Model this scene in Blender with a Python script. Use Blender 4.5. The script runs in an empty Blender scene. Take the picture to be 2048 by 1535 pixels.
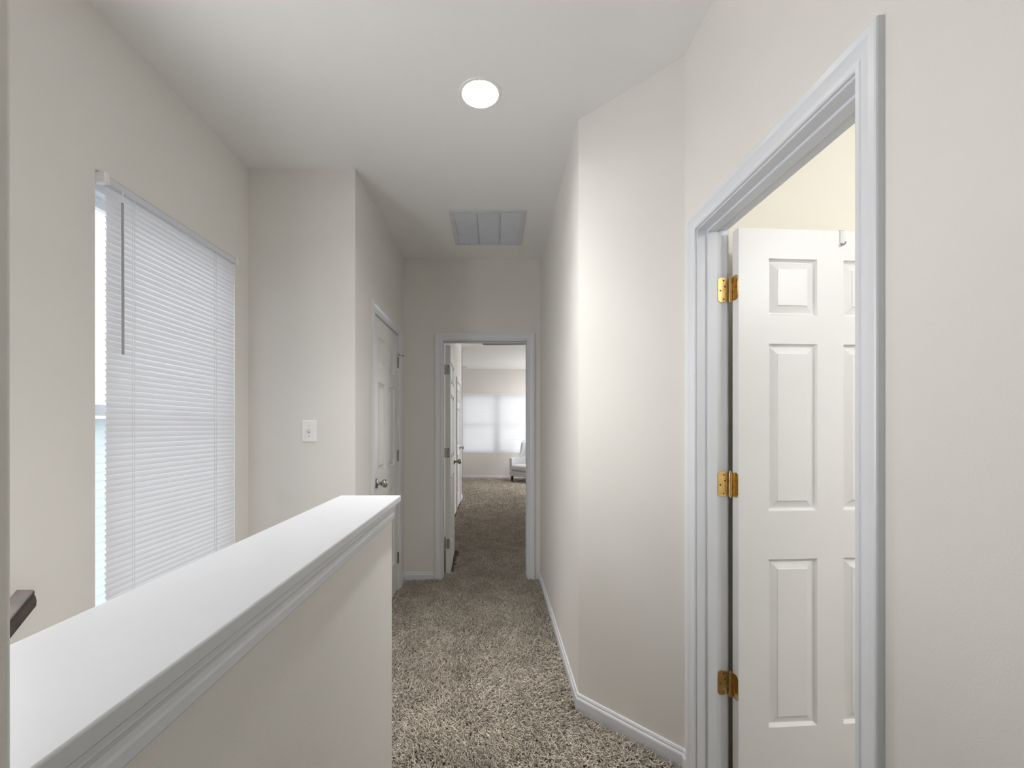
import bpy, bmesh, math, random
import numpy as np
from mathutils import Vector, Matrix

random.seed(7)
S = bpy.context.scene
COL = S.collection
PI = math.pi
R = math.radians

# ------------------------------------------------------------------ place (metres)
H_EYE = 1.338
Z_CEIL = 2.78
XR = 0.744          # wall with the open door
XH = 0.398          # hall wall, right
XC = -0.777         # closet wall
XW = -1.375         # window wall
Y_ANG0, Y_ANG1 = 1.705, 2.062
Y_SW = 2.45
Y_END = 3.78
WT = 0.12

# ------------------------------------------------------------------ materials
def new_mat(name):
    m = bpy.data.materials.new(name)
    m.use_nodes = True
    nt = m.node_tree
    return m, nt, nt.nodes['Principled BSDF']

def mat(name, col, rough=0.5, metal=0.0, var=0.0, vscale=6.0, bump=0.0, bscale=200.0, spec=0.5, coat=0.0):
    m, nt, b = new_mat(name)
    b.inputs['Base Color'].default_value = (*col, 1)
    b.inputs['Roughness'].default_value = rough
    b.inputs['Metallic'].default_value = metal
    b.inputs['Specular IOR Level'].default_value = spec
    b.inputs['Coat Weight'].default_value = coat
    tc = nt.nodes.new('ShaderNodeTexCoord')
    if var > 0:
        n = nt.nodes.new('ShaderNodeTexNoise'); n.inputs['Scale'].default_value = vscale
        n.inputs['Detail'].default_value = 4
        r = nt.nodes.new('ShaderNodeValToRGB')
        r.color_ramp.elements[0].position = 0.3; r.color_ramp.elements[1].position = 0.7
        r.color_ramp.elements[0].color = (*[c * (1 - var) for c in col], 1)
        r.color_ramp.elements[1].color = (*[min(1, c * (1 + var)) for c in col], 1)
        nt.links.new(tc.outputs['Object'], n.inputs['Vector'])
        nt.links.new(n.outputs['Fac'], r.inputs['Fac'])
        nt.links.new(r.outputs['Color'], b.inputs['Base Color'])
    if bump > 0:
        n2 = nt.nodes.new('ShaderNodeTexNoise'); n2.inputs['Scale'].default_value = bscale
        n2.inputs['Detail'].default_value = 2
        bp = nt.nodes.new('ShaderNodeBump'); bp.inputs['Strength'].default_value = bump
        bp.inputs['Distance'].default_value = 0.001
        nt.links.new(tc.outputs['Object'], n2.inputs['Vector'])
        nt.links.new(n2.outputs['Fac'], bp.inputs['Height'])
        nt.links.new(bp.outputs['Normal'], b.inputs['Normal'])
    return m

M_WALL = mat('cream_wall_paint', (0.77, 0.752, 0.722), 0.75, var=0.012, vscale=2.5, bump=0.25, bscale=260, spec=0.3)
M_ROOMWALL = mat('warm_cream_wall_paint', (0.82, 0.795, 0.71), 0.75, var=0.01, vscale=2.5, bump=0.2, bscale=260, spec=0.3)
M_CEIL = mat('ceiling_paint', (0.84, 0.84, 0.835), 0.85, var=0.008, vscale=2, bump=0.3, bscale=220, spec=0.2)
M_TRIM = mat('white_trim_paint', (0.745, 0.765, 0.81), 0.35, var=0.008, vscale=5, bump=0.05, bscale=60)
M_DOOR = mat('white_door_paint', (0.80, 0.80, 0.80), 0.38, var=0.006, vscale=4, bump=0.06, bscale=90)
M_CAP = mat('white_gloss_ledge_paint', (0.66, 0.675, 0.71), 0.42, var=0.012, vscale=9, bump=0.08, bscale=35)
M_BRASS = mat('polished_brass', (0.83, 0.58, 0.24), 0.22, 1.0, var=0.12, vscale=60, bump=0.12, bscale=150)
M_NICKEL = mat('brushed_nickel', (0.46, 0.45, 0.43), 0.26, 1.0, var=0.05, vscale=40)
M_STEEL = mat('grey_steel', (0.40, 0.40, 0.40), 0.45, 0.7)
M_DARK = mat('dark_screw', (0.10, 0.075, 0.04), 0.5, 0.6)
M_PLATE = mat('white_plastic', (0.86, 0.86, 0.85), 0.3)
M_HEAD = mat('pale_blue_enamel', (0.70, 0.72, 0.77), 0.4)
M_WAND = mat('grey_clear_plastic', (0.42, 0.41, 0.43), 0.25)
M_VINYL = mat('white_vinyl', (0.85, 0.87, 0.88), 0.35)
M_RAILWOOD = mat('dark_stained_wood', (0.055, 0.043, 0.038), 0.6, var=0.25, vscale=30)
M_VENT = mat('blue_grey_enamel', (0.62, 0.65, 0.70), 0.45, var=0.03, vscale=12)
M_FABRIC = mat('pale_grey_linen', (0.66, 0.67, 0.70), 0.9, var=0.03, vscale=60, bump=0.4, bscale=500)
M_ESPRESSO = mat('espresso_leg_wood', (0.05, 0.042, 0.04), 0.4)
M_FANBLADE = mat('dark_fan_blade', (0.10, 0.09, 0.085), 0.45)
M_SIDING = mat('pale_blue_siding', (0.56, 0.63, 0.65), 0.7, var=0.05, vscale=3)
M_ROOF = mat('lavender_grey_shingle', (0.50, 0.53, 0.62), 0.85, var=0.12, vscale=20)
M_BASE = mat('carpet_backing', (0.13, 0.11, 0.09), 0.95, var=0.15, vscale=60, bump=0.8, bscale=260, spec=0.05)

def mat_translucent(name, col, t=0.5):
    m, nt, b = new_mat(name)
    b.inputs['Base Color'].default_value = (*col, 1)
    b.inputs['Roughness'].default_value = 0.45
    tr = nt.nodes.new('ShaderNodeBsdfTranslucent'); tr.inputs['Color'].default_value = (*col, 1)
    mx = nt.nodes.new('ShaderNodeMixShader'); mx.inputs['Fac'].default_value = t
    nt.links.new(b.outputs['BSDF'], mx.inputs[1]); nt.links.new(tr.outputs['BSDF'], mx.inputs[2])
    nt.links.new(mx.outputs['Shader'], nt.nodes['Material Output'].inputs['Surface'])
    return m
M_SLAT = mat_translucent('white_blind_slat', (0.85, 0.86, 0.90), 0.15)
M_SHADE = mat_translucent('white_bedroom_slat', (0.82, 0.825, 0.84), 0.36)

def mat_glass():
    m, nt, b = new_mat('window_glass')
    t = nt.nodes.new('ShaderNodeBsdfTransparent'); t.inputs['Color'].default_value = (0.97, 0.975, 0.98, 1)
    g = nt.nodes.new('ShaderNodeBsdfGlossy'); g.inputs['Roughness'].default_value = 0.02
    mx = nt.nodes.new('ShaderNodeMixShader'); mx.inputs['Fac'].default_value = 0.05
    nt.links.new(t.outputs['BSDF'], mx.inputs[1]); nt.links.new(g.outputs['BSDF'], mx.inputs[2])
    nt.links.new(mx.outputs['Shader'], nt.nodes['Material Output'].inputs['Surface'])
    return m
M_GLASS = mat_glass()

def mat_emit(name, col, strength):
    m, nt, b = new_mat(name)
    b.inputs['Emission Color'].default_value = (*col, 1)
    b.inputs['Emission Strength'].default_value = strength
    return m

def mat_pile():
    m, nt, b = new_mat('shag_carpet_yarn')
    b.inputs['Roughness'].default_value = 0.9
    b.inputs['Specular IOR Level'].default_value = 0.1
    tc = nt.nodes.new('ShaderNodeTexCoord')
    g = nt.nodes.new('ShaderNodeNewGeometry')
    n = nt.nodes.new('ShaderNodeTexNoise'); n.inputs['Scale'].default_value = 5.0; n.inputs['Detail'].default_value = 5
    nt.links.new(tc.outputs['Object'], n.inputs['Vector'])
    a = nt.nodes.new('ShaderNodeMath'); a.operation = 'MULTIPLY_ADD'
    a.inputs[1].default_value = 0.5; a.inputs[2].default_value = -0.02
    nt.links.new(g.outputs['Random Per Island'], a.inputs[0])
    s = nt.nodes.new('ShaderNodeMath'); s.operation = 'MULTIPLY_ADD'; s.inputs[1].default_value = 0.55
    nt.links.new(n.outputs['Fac'], s.inputs[0]); nt.links.new(a.outputs[0], s.inputs[2])
    r = nt.nodes.new('ShaderNodeValToRGB')
    r.color_ramp.elements[0].position = 0.2; r.color_ramp.elements[0].color = (0.42, 0.368, 0.312, 1)
    r.color_ramp.elements[1].position = 0.8; r.color_ramp.elements[1].color = (0.93, 0.86, 0.765, 1)
    nt.links.new(s.outputs[0], r.inputs['Fac']); nt.links.new(r.outputs['Color'], b.inputs['Base Color'])
    tr = nt.nodes.new('ShaderNodeBsdfTranslucent'); nt.links.new(r.outputs['Color'], tr.inputs['Color'])
    mx = nt.nodes.new('ShaderNodeMixShader'); mx.inputs['Fac'].default_value = 0.3
    nt.links.new(b.outputs['BSDF'], mx.inputs[1]); nt.links.new(tr.outputs['BSDF'], mx.inputs[2])
    nt.links.new(mx.outputs['Shader'], nt.nodes['Material Output'].inputs['Surface'])
    return m
M_PILE = mat_pile()

# ------------------------------------------------------------------ object helpers
def link(name, bm, m, parent=None, loc=(0, 0, 0), rot=(0, 0, 0), smooth=False, bevel=0, seg=2, angle=35):
    me = bpy.data.meshes.new(name)
    bmesh.ops.recalc_face_normals(bm, faces=bm.faces)
    bm.to_mesh(me); bm.free()
    me.materials.append(m)
    o = bpy.data.objects.new(name, me); COL.objects.link(o)
    o.location = loc; o.rotation_euler = rot
    if parent: o.parent = parent
    if bevel > 0:
        b = o.modifiers.new('edge', 'BEVEL'); b.width = bevel; b.segments = seg
        b.limit_method = 'ANGLE'; b.angle_limit = R(angle)
        b.harden_normals = False
    if smooth or bevel > 0:
        me.polygons.foreach_set('use_smooth', [True] * len(me.polygons))
        try:
            me.set_sharp_from_angle(angle=R(40 if bevel == 0 else 50))
        except Exception:
            pass
    return o

def tag(o, label=None, cat=None, group=None, kind=None):
    if label: o['label'] = label
    if cat: o['category'] = cat
    if group: o['group'] = group
    if kind: o['kind'] = kind
    return o

def empty(name, loc=(0, 0, 0), rot=(0, 0, 0)):
    o = bpy.data.objects.new(name, None); COL.objects.link(o)
    o.empty_display_size = 0.1
    o.location = loc; o.rotation_euler = rot
    return o

def box(bm, x0, x1, y0, y1, z0, z1):
    v = [bm.verts.new(p) for p in ((x0, y0, z0), (x1, y0, z0), (x1, y1, z0), (x0, y1, z0),
                                   (x0, y0, z1), (x1, y0, z1), (x1, y1, z1), (x0, y1, z1))]
    for f in ((0, 3, 2, 1), (4, 5, 6, 7), (0, 1, 5, 4), (1, 2, 6, 5), (2, 3, 7, 6), (3, 0, 4, 7)):
        bm.faces.new([v[i] for i in f])

def boxes(*bs):
    bm = bmesh.new()
    for b in bs: box(bm, *b)
    return bm

def prism(bm, pts, z0, z1, axis='z'):
    """closed outline pts (a,b) pushed along an axis"""
    def P(a, b, c):
        return {'z': (a, b, c), 'y': (a, c, b), 'x': (c, a, b)}[axis]
    lo = [bm.verts.new(P(a, b, z0)) for a, b in pts]
    hi = [bm.verts.new(P(a, b, z1)) for a, b in pts]
    n = len(pts)
    bm.faces.new(lo[::-1]); bm.faces.new(hi)
    for i in range(n):
        bm.faces.new((lo[i], lo[(i + 1) % n], hi[(i + 1) % n], hi[i]))

def cyl(bm, p0, p1, r0, r1=None, seg=20, caps=True):
    r1 = r0 if r1 is None else r1
    p0 = Vector(p0); p1 = Vector(p1); d = (p1 - p0).normalized()
    a = d.orthogonal().normalized(); b = d.cross(a)
    A = [bm.verts.new(p0 + (a * math.cos(t) + b * math.sin(t)) * r0) for t in [2 * PI * i / seg for i in range(seg)]]
    B = [bm.verts.new(p1 + (a * math.cos(t) + b * math.sin(t)) * r1) for t in [2 * PI * i / seg for i in range(seg)]]
    for i in range(seg):
        bm.faces.new((A[i], A[(i + 1) % seg], B[(i + 1) % seg], B[i]))
    if caps:
        bm.faces.new(A[::-1]); bm.faces.new(B)

def lathe(bm, prof, origin=(0, 0, 0), axis=(0, 0, 1), seg=28, close=False):
    """prof: (radius, height) pairs along axis"""
    o = Vector(origin); d = Vector(axis).normalized(); a = d.orthogonal().normalized(); b = d.cross(a)
    rings = []
    for r, h in prof:
        if r < 1e-6:
            rings.append([bm.verts.new(o + d * h)])
        else:
            rings.append([bm.verts.new(o + d * h + (a * math.cos(t) + b * math.sin(t)) * r)
                          for t in [2 * PI * i / seg for i in range(seg)]])
    for A, B in zip(rings, rings[1:]):
        for i in range(seg):
            j = (i + 1) % seg
            if len(A) == 1 and len(B) == 1: continue
            if len(A) == 1: bm.faces.new((A[0], B[i], B[j]))
            elif len(B) == 1: bm.faces.new((A[i], A[j], B[0]))
            else: bm.faces.new((A[i], A[j], B[j], B[i]))

def sweep(bm, path, prof, M, closed_prof=True):
    """planar path (u,v), profile (offset to the left of travel, height out of plane), mapped by M(u,v,h)"""
    n = len(path); rows = []
    for i in range(n):
        p = Vector(path[i])
        d0 = (p - Vector(path[i - 1])).normalized() if i > 0 else None
        d1 = (Vector(path[i + 1]) - p).normalized() if i < n - 1 else None
        n0 = Vector((-d0.y, d0.x)) if d0 else None
        n1 = Vector((-d1.y, d1.x)) if d1 else None
        if n0 is None: nn = n1
        elif n1 is None: nn = n0
        else:
            nn = (n0 + n1).normalized(); nn = nn / max(0.2, nn.dot(n0))
        rows.append([bm.verts.new(M(p.x + nn.x * a, p.y + nn.y * a, h)) for a, h in prof])
    k = len(prof)
    for A, B in zip(rows, rows[1:]):
        for i in range(k if closed_prof else k - 1):
            j = (i + 1) % k
            bm.faces.new((A[i], A[j], B[j], B[i]))
    if closed_prof:
        bm.faces.new(rows[0][::-1]); bm.faces.new(rows[-1])

def rounded(w, h, r, seg=5):
    out = []
    for cx, cy, a0 in ((w / 2 - r, h / 2 - r, 0), (-w / 2 + r, h / 2 - r, 90), (-w / 2 + r, -h / 2 + r, 180), (w / 2 - r, -h / 2 + r, 270)):
        for i in range(seg + 1):
            t = R(a0 + 90 * i / seg)
            out.append((cx + r * math.cos(t), cy + r * math.sin(t)))
    return out

def loft(bm, secs):
    """list of equal-length closed rings of points"""
    rows = [[bm.verts.new(p) for p in s] for s in secs]
    k = len(rows[0])
    for A, B in zip(rows, rows[1:]):
        for i in range(k):
            j = (i + 1) % k
            bm.faces.new((A[i], A[j], B[j], B[i]))
    bm.faces.new(rows[0][::-1]); bm.faces.new(rows[-1])

# ------------------------------------------------------------------ floor and stairs
fb = [(-0.533, 1.0, -1.62, 1.56, -0.2, 0), (-1.5, 1.0, 1.56, 3.9, -0.2, 0),
      (1.0, 3.8, -1.62, 1.9, -0.2, 0), (-3.0, 3.2, 3.9, 11.3, -0.2, 0)]
for k in range(12):                                                   # carpeted steps going down along the window wall
    fb.append((-1.375, -0.533, 1.56 - 0.26 * (k + 1), 1.56 - 0.26 * k, -2.6, -0.19 * (k + 1)))
floor = tag(link('floor', boxes(*fb), M_BASE), 'brown carpeted floor of the hall and the rooms beyond', 'floor', kind='structure')

# ------------------------------------------------------------------ shag pile
def pile(name, regions, seed):
    rng = np.random.default_rng(seed)
    xs, ys, rs, ls = [], [], [], []
    for n, xr, yr, keep, rad, length in regions:
        x = rng.uniform(*xr, n); y = rng.uniform(*yr, n)
        k = keep(x, y); x = x[k]; y = y[k]
        xs.append(x); ys.append(y); rs.append(np.full(len(x), rad)); ls.append(np.full(len(x), length))
    x = np.concatenate(xs); y = np.concatenate(ys); rad = np.concatenate(rs); length = np.concatenate(ls); n = len(x)
    def fld(s, ph, a, b):
        r2 = np.random.default_rng(s); v = 0
        for f, w in ((a, 1.0), (b, .7), (b * 2.3, .45)):
            for _ in range(3):
                t = r2.uniform(0, 2 * PI); p = r2.uniform(0, 2 * PI)
                v = v + w * np.sin(f * (x * math.cos(t) + y * math.sin(t)) + p + ph)
        return v
    az = 0.9 * fld(3, 0, 3.0, 8.0) + rng.normal(0, 1.5, n)
    lean = np.clip(1.0 + 0.12 * fld(9, 1, 2.5, 7.0) + rng.normal(0, 0.22, n), 0.25, 1.3)
    L = length * rng.uniform(0.7, 1.2, n)
    bend = rng.normal(0, 0.9, n)
    sweepv = rng.normal(0, 1.5, n)
    rr = rad * rng.uniform(0.75, 1.25, n)
    K = 4
    P = np.zeros((K + 1, n, 3)); P[0] = np.stack([x, y, np.zeros(n)], 1)
    for i in range(K):
        t = (i + .5) / K
        an = np.clip(lean * (0.35 + 1.0 * t) + bend * t * 0.3, 0, 1.62)
        a2 = az + sweepv * t
        d = np.stack([np.sin(an) * np.cos(a2), np.sin(an) * np.sin(a2), np.cos(an)], 1)
        P[i + 1] = P[i] + d * (L / K)[:, None]
    side = np.stack([-np.sin(az), np.cos(az), np.zeros(n)], 1)
    up = np.stack([-np.cos(az) * np.cos(lean), -np.sin(az) * np.cos(lean), np.sin(lean)], 1)
    taper = [0.9, 1.0, 1.0, 0.95, 0.55]
    V = np.zeros((n, K + 1, 3, 3))
    for i in range(K + 1):
        for j in range(3):
            t = 2 * PI * j / 3 + PI / 2
            V[:, i, j] = P[i] + (side * math.cos(t) + up * math.sin(t)) * (rr * taper[i])[:, None]
    V[..., 2] = np.maximum(V[..., 2], 0.0005)
    base = (np.arange(n) * (K + 1) * 3)[:, None]
    q = []
    for i in range(K):
        for j in range(3):
            j2 = (j + 1) % 3
            q.append([i * 3 + j, i * 3 + j2, (i + 1) * 3 + j2, (i + 1) * 3 + j])
    q = np.array(q, dtype=np.int64)
    F = (base[:, :, None] + q[None]).reshape(-1)
    me = bpy.data.meshes.new(name)
    nv = n * (K + 1) * 3; nf = n * len(q)
    me.vertices.add(nv); me.vertices.foreach_set('co', V.reshape(-1).astype(np.float32))
    me.loops.add(nf * 4); me.loops.foreach_set('vertex_index', F.astype(np.int32))
    me.polygons.add(nf)
    me.polygons.foreach_set('loop_start', np.arange(0, nf * 4, 4, dtype=np.int32))
    me.polygons.foreach_set('use_smooth', np.ones(nf, dtype=bool))
    me.update(calc_edges=True)
    me.materials.append(M_PILE)
    o = bpy.data.objects.new(name, me); COL.objects.link(o)
    return o

def keep_hall(x, y):
    ok = x < XH - 0.012
    ang = (x - 0.75) + (y - 1.705) < -0.055
    ok = np.where(y < 2.08, ang & (x < 0.72), ok)
    ok &= ~((y > Y_SW - 0.01) & (x < XC + 0.012))
    ok &= ~((y < 1.59) & (x < -0.355))
    ok &= ~((y > 3.755) & ((x < -0.43) | (x > 0.28)))
    return ok
def keep_bed(x, y):
    return ~((y < 4.68) & (x < -0.36)) & ((x > -0.56) | (y > 8.13)) & ~((y > 11.1))
p1 = pile('carpet_pile', [(105000, (-1.0, 0.74), (1.5, 3.95), keep_hall, 0.0025, 0.038),
                          (75000, (-0.57, 0.85), (3.95, 7.0), keep_bed, 0.0034, 0.036),
                          (55000, (-1.1, 1.5), (7.0, 11.1), keep_bed, 0.0055, 0.045)], 11)
p1.parent = floor; p1['label'] = 'brown shag carpet pile'; p1['kind'] = 'stuff'

# ------------------------------------------------------------------ ceilings
LX, LY, LR = -0.060, 1.90, 0.083       # recessed light
bm = bmesh.new()
q = 0.2
X0, X1, Y0, Y1 = -1.6, 0.9, -1.62, 3.9
def ceil_rect(bm, x0, x1, y0, y1, holes):
    if not holes:
        box(bm, x0, x1, y0, y1, Z_CEIL, Z_CEIL + 0.02); return
    (hx, hy), rest = holes[0], holes[1:]
    def sub(a0, a1, b0, b1): ceil_rect(bm, a0, a1, b0, b1, [h for h in rest if a0 < h[0] < a1 and b0 < h[1] < b1])
    sub(x0, x1, y0, hy - q); sub(x0, x1, hy + q, y1); sub(x0, hx - q, hy - q, hy + q); sub(hx + q, x1, hy - q, hy + q)
    N = 48; ci = []; sq = []
    for i in range(N):
        t = 2 * PI * i / N; c, s_ = math.cos(t), math.sin(t); k = q / max(abs(c), abs(s_))
        ci.append((hx + LR * c, hy + LR * s_)); sq.append((hx + k * c, hy + k * s_))
    for z in (Z_CEIL, Z_CEIL + 0.02):
        A = [bm.verts.new((*p, z)) for p in ci]; B = [bm.verts.new((*p, z)) for p in sq]
        for i in range(N):
            bm.faces.new((A[i], A[(i + 1) % N], B[(i + 1) % N], B[i]))
ceil_rect(bm, X0, X1, Y0, Y1, [(LX, LY)])
tag(link('ceiling', bm, M_CEIL), 'off-white ceiling of the hall', 'ceiling', kind='structure')
tag(link('ceiling', boxes((-3.0, 3.2, 3.9, 11.3, Z_CEIL + 0.01, Z_CEIL + 0.05)), M_CEIL), 'white ceiling of the bedroom beyond the far doorway', 'ceiling', kind='structure')
tag(link('ceiling', boxes((0.9, 3.8, -1.62, 1.9, Z_CEIL, Z_CEIL + 0.04)), M_CEIL), 'white ceiling of the side room behind the open door', 'ceiling', kind='structure')

# ------------------------------------------------------------------ walls
def wall(name, bm, label, m=M_WALL, **k):
    return tag(link(name, bm, m, **k), label, 'wall', kind='structure')
DH = 2.055                              # opening height under the head jamb
DH2 = 2.076                             # the taller frames at the end of the hall
JT = 0.018                              # jamb board
D1 = (0.897, 1.600)                     # opening in the right wall (Y)
wall('wall_right', boxes((XR, XR + 0.108, -1.5, D1[0] - JT, 0, Z_CEIL), (XR, XR + 0.108, D1[1] + JT, Y_ANG0, 0, Z_CEIL),
                         (XR, XR + 0.108, D1[0] - JT, D1[1] + JT, DH + JT, Z_CEIL)),
     'cream wall on the right around the open white door')
bm = bmesh.new()
prism(bm, [(XR, Y_ANG0), (XR + 0.10, Y_ANG0), (XR + 0.10, 1.79), (XH + WT, 2.11), (XH, 2.11), (XH, Y_ANG1)], 0, Z_CEIL)
wall('wall_angled', bm, 'short cream angled wall between the hall and the open door')
wall('wall_hall_right', boxes((XH, XH + WT, 2.11, Y_END, 0, Z_CEIL)), 'long cream hall wall on the right leading to the far doorway')
E = (-0.446, 0.287)                     # far doorway (X)
wall('wall_end', boxes((XC - 0.1, E[0] - JT, Y_END, Y_END + WT, 0, Z_CEIL), (E[1] + JT, 0.6, Y_END, Y_END + WT, 0, Z_CEIL),
                       (E[0] - JT, E[1] + JT, Y_END, Y_END + WT, DH2 + JT, Z_CEIL)), 'cream wall at the end of the hall around the doorway')
C = (2.83, 3.545)                       # closet door (Y)
wall('wall_closet', boxes((XC - 0.10, XC, Y_SW + 0.1, C[0] - JT, 0, Z_CEIL), (XC - 0.10, XC, C[1] + JT, Y_END, 0, Z_CEIL),
                          (XC - 0.10, XC, C[0] - JT, C[1] + JT, DH2 + JT, Z_CEIL)), 'cream wall around the closed closet door')
wall('wall_closet_back', boxes((XC - 0.8, XC - 0.7, Y_SW + 0.1, Y_END, 0, Z_CEIL)), 'cream back wall inside the closet')
wall('wall_switch', boxes((XW - 0.15, XC, Y_SW, Y_SW + 0.1, 0, Z_CEIL)), 'bright cream wall carrying the light switch')
WN = (0.42, 1.20)                       # opening for an unseen window over the stairs, added for fill light
W = (1.508, 2.320, 0.60, 2.227)         # window opening (Y,Y,Z,Z)
wall('wall_window', boxes((XW - 0.15, XW, -1.5, WN[0], -2.8, Z_CEIL), (XW - 0.15, XW, WN[1], W[0], -2.8, Z_CEIL), (XW - 0.15, XW, WN[0], WN[1], W[3], Z_CEIL), (XW - 0.15, XW, WN[0], WN[1], -2.8, W[2]), (XW - 0.15, XW, W[1], Y_SW, -2.8, Z_CEIL),
                          (XW - 0.15, XW, W[0], W[1], W[3], Z_CEIL), (XW - 0.15, XW, W[0], W[1], -2.8, W[2])),
     'cream wall on the left with the blind-covered window')
wall('wall_stub', boxes((-0.556, -0.3295, -1.5, 0.300, 0, Z_CEIL)), 'cream wall end at the left edge, beside the ledge', bevel=0.004, seg=4)
wall('wall_half', boxes((-0.533, -0.367, 0.300, 1.575, 0, 1.064)), 'cream half wall below the white ledge', bevel=0.004)
wall('wall_stair', boxes((-0.545, -0.533, -1.5, 1.56, -2.8, 0.0)), 'cream stairwell wall below the half wall')
wall('wall_back', boxes((XW - 0.15, XR + 0.2, -1.62, -1.5, -2.8, Z_CEIL)), 'cream wall behind the camera')
# side room
wall('wall_side_room_left', boxes((XR + 0.108, 3.8, 1.715, 1.79, 0, Z_CEIL)), 'warm cream side room wall above and behind the open door', M_ROOMWALL)
wall('wall_side_room_right', boxes((XR + 0.108, 3.8, -1.62, -1.5, 0, Z_CEIL)), 'warm cream side room wall out of view', M_ROOMWALL)
wall('wall_side_room_far', boxes((3.7, 3.8, -1.5, -0.6, 0, Z_CEIL), (3.7, 3.8, 0.9, 1.72, 0, Z_CEIL), (3.7, 3.8, -0.6, 0.9, 0, 0.7), (3.7, 3.8, -0.6, 0.9, 2.1, Z_CEIL)),
     'warm cream side room wall with an added window', M_ROOMWALL)
# bedroom
XB = -0.592
B4 = (6.93, 7.63)
wall('wall_bedroom_left', boxes((XB - 0.1, XB, Y_END + WT, B4[0] - JT, 0, Z_CEIL + 0.01), (XB - 0.1, XB, B4[1] + JT, 8.1, 0, Z_CEIL + 0.01),
                                (XB - 0.1, XB, B4[0] - JT, B4[1] + JT, DH + JT, Z_CEIL + 0.01)), 'cream bedroom wall at the left, beyond the open far door')
wall('wall_bedroom_return', boxes((-3.0, XB, 8.0, 8.1, 0, Z_CEIL + 0.01)), 'cream bedroom wall return behind the corner')
wall('wall_bedroom_closet', boxes((-1.5, -1.4, Y_END + WT, 8.0, 0, Z_CEIL + 0.01)), 'cream back wall of the bedroom closet')
wall('wall_bedroom_side', boxes((-3.1, -3.0, 8.0, 11.3, 0, Z_CEIL + 0.01)), 'cream bedroom side wall round the corner')
W2 = (-0.86, 1.00, 0.655, 2.185)
YF = 11.15
wall('wall_bedroom_far', boxes((-3.0, W2[0], YF, YF + 0.15, 0, Z_CEIL + 0.01), (W2[1], 3.2, YF, YF + 0.15, 0, Z_CEIL + 0.01),
                               (W2[0], W2[1], YF, YF + 0.15, 0, W2[2]), (W2[0], W2[1], YF, YF + 0.15, W2[3], Z_CEIL + 0.01)), 'pale bedroom wall around the far window')
wall('wall_bedroom_right', boxes((3.1, 3.2, Y_END + WT, 8.7, 0, Z_CEIL + 0.01), (3.1, 3.2, 10.9, YF, 0, Z_CEIL + 0.01),
                                 (3.1, 3.2, 8.7, 10.9, 0, 0.6), (3.1, 3.2, 8.7, 10.9, 2.25, Z_CEIL + 0.01)), 'cream bedroom wall on the right with an added window')
wall('wall_bedroom_near', boxes((0.6, 3.2, Y_END, Y_END + WT, 0, Z_CEIL + 0.01)), 'cream bedroom wall beside the doorway')

# ------------------------------------------------------------------ ledge on the half wall
t = empty('trim_1', (0, 0, 0))
tag(t, 'wide white painted ledge on top of the half wall', 'ledge', kind='structure')
bm = boxes((-0.560, -0.340, 0.300, 1.600, 1.0645, 1.086))
link('ledge_board', bm, M_CAP, t, bevel=0.003, seg=3)
pr = [(0.0, 0.0), (0.021, 0.0), (0.021, -0.005), (0.017, -0.008), (0.0165, -0.013), (0.013, -0.015), (0.0135, -0.018),
      (0.010, -0.022), (0.0075, -0.029), (0.008, -0.036), (0.010, -0.040), (0.010, -0.054), (0.007, -0.058), (0.0, -0.058)]
for sx, x0 in ((1, -0.367), (-1, -0.533)):
    bm = bmesh.new()
    prism(bm, [(x0 + sx * a, 1.0645 + b) for a, b in pr], 0.300, 1.575, 'y')
    link('ledge_moulding', bm, M_TRIM, t)

# ------------------------------------------------------------------ baseboards
BP = [(0.0, 0.0), (0.013, 0.0), (0.013, 0.056), (0.0115, 0.062), (0.008, 0.066), (0.0075, 0.074), (0.005, 0.081), (0.0, 0.082)]
def baseboard(side, path, label):
    bm = bmesh.new()
    sweep(bm, path, BP, lambda u, v, h: (u, v, h))
    tag(link('baseboard_' + side, bm, M_TRIM), label, 'baseboard', kind='structure')
CW = 0.060
baseboard('right', [(XR, Y_ANG0 - 0.035), (XR, Y_ANG0), (XH, Y_ANG1), (XH, Y_END - 0.018)], 'white baseboard along the angled wall and right hall wall')
baseboard('end', [(E[0] - CW - 0.006, Y_END), (XC, Y_END), (XC, C[1] + CW + 0.006)], 'short white baseboard left of the far doorway')
baseboard('closet', [(XC, C[0] - CW - 0.006), (XC, Y_SW), (XW, Y_SW)], 'white baseboard below the light switch wall')
baseboard('near', [(XR, -1.5), (XR, D1[0] - CW - 0.006)], 'white baseboard along the near right wall')
baseboard('half', [(-0.367, 1.575), (-0.367, 0.30)][::-1][::-1], 'white baseboard along the half wall') if False else None
baseboard('bedroom', [(3.1, YF), (-3.0, YF)], 'white baseboard under the bedroom window')
baseboard('bedroom_left', [(XB, 8.1), (XB, B4[1] + CW + 0.006)], 'white baseboard end at the bedroom corner')

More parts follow.
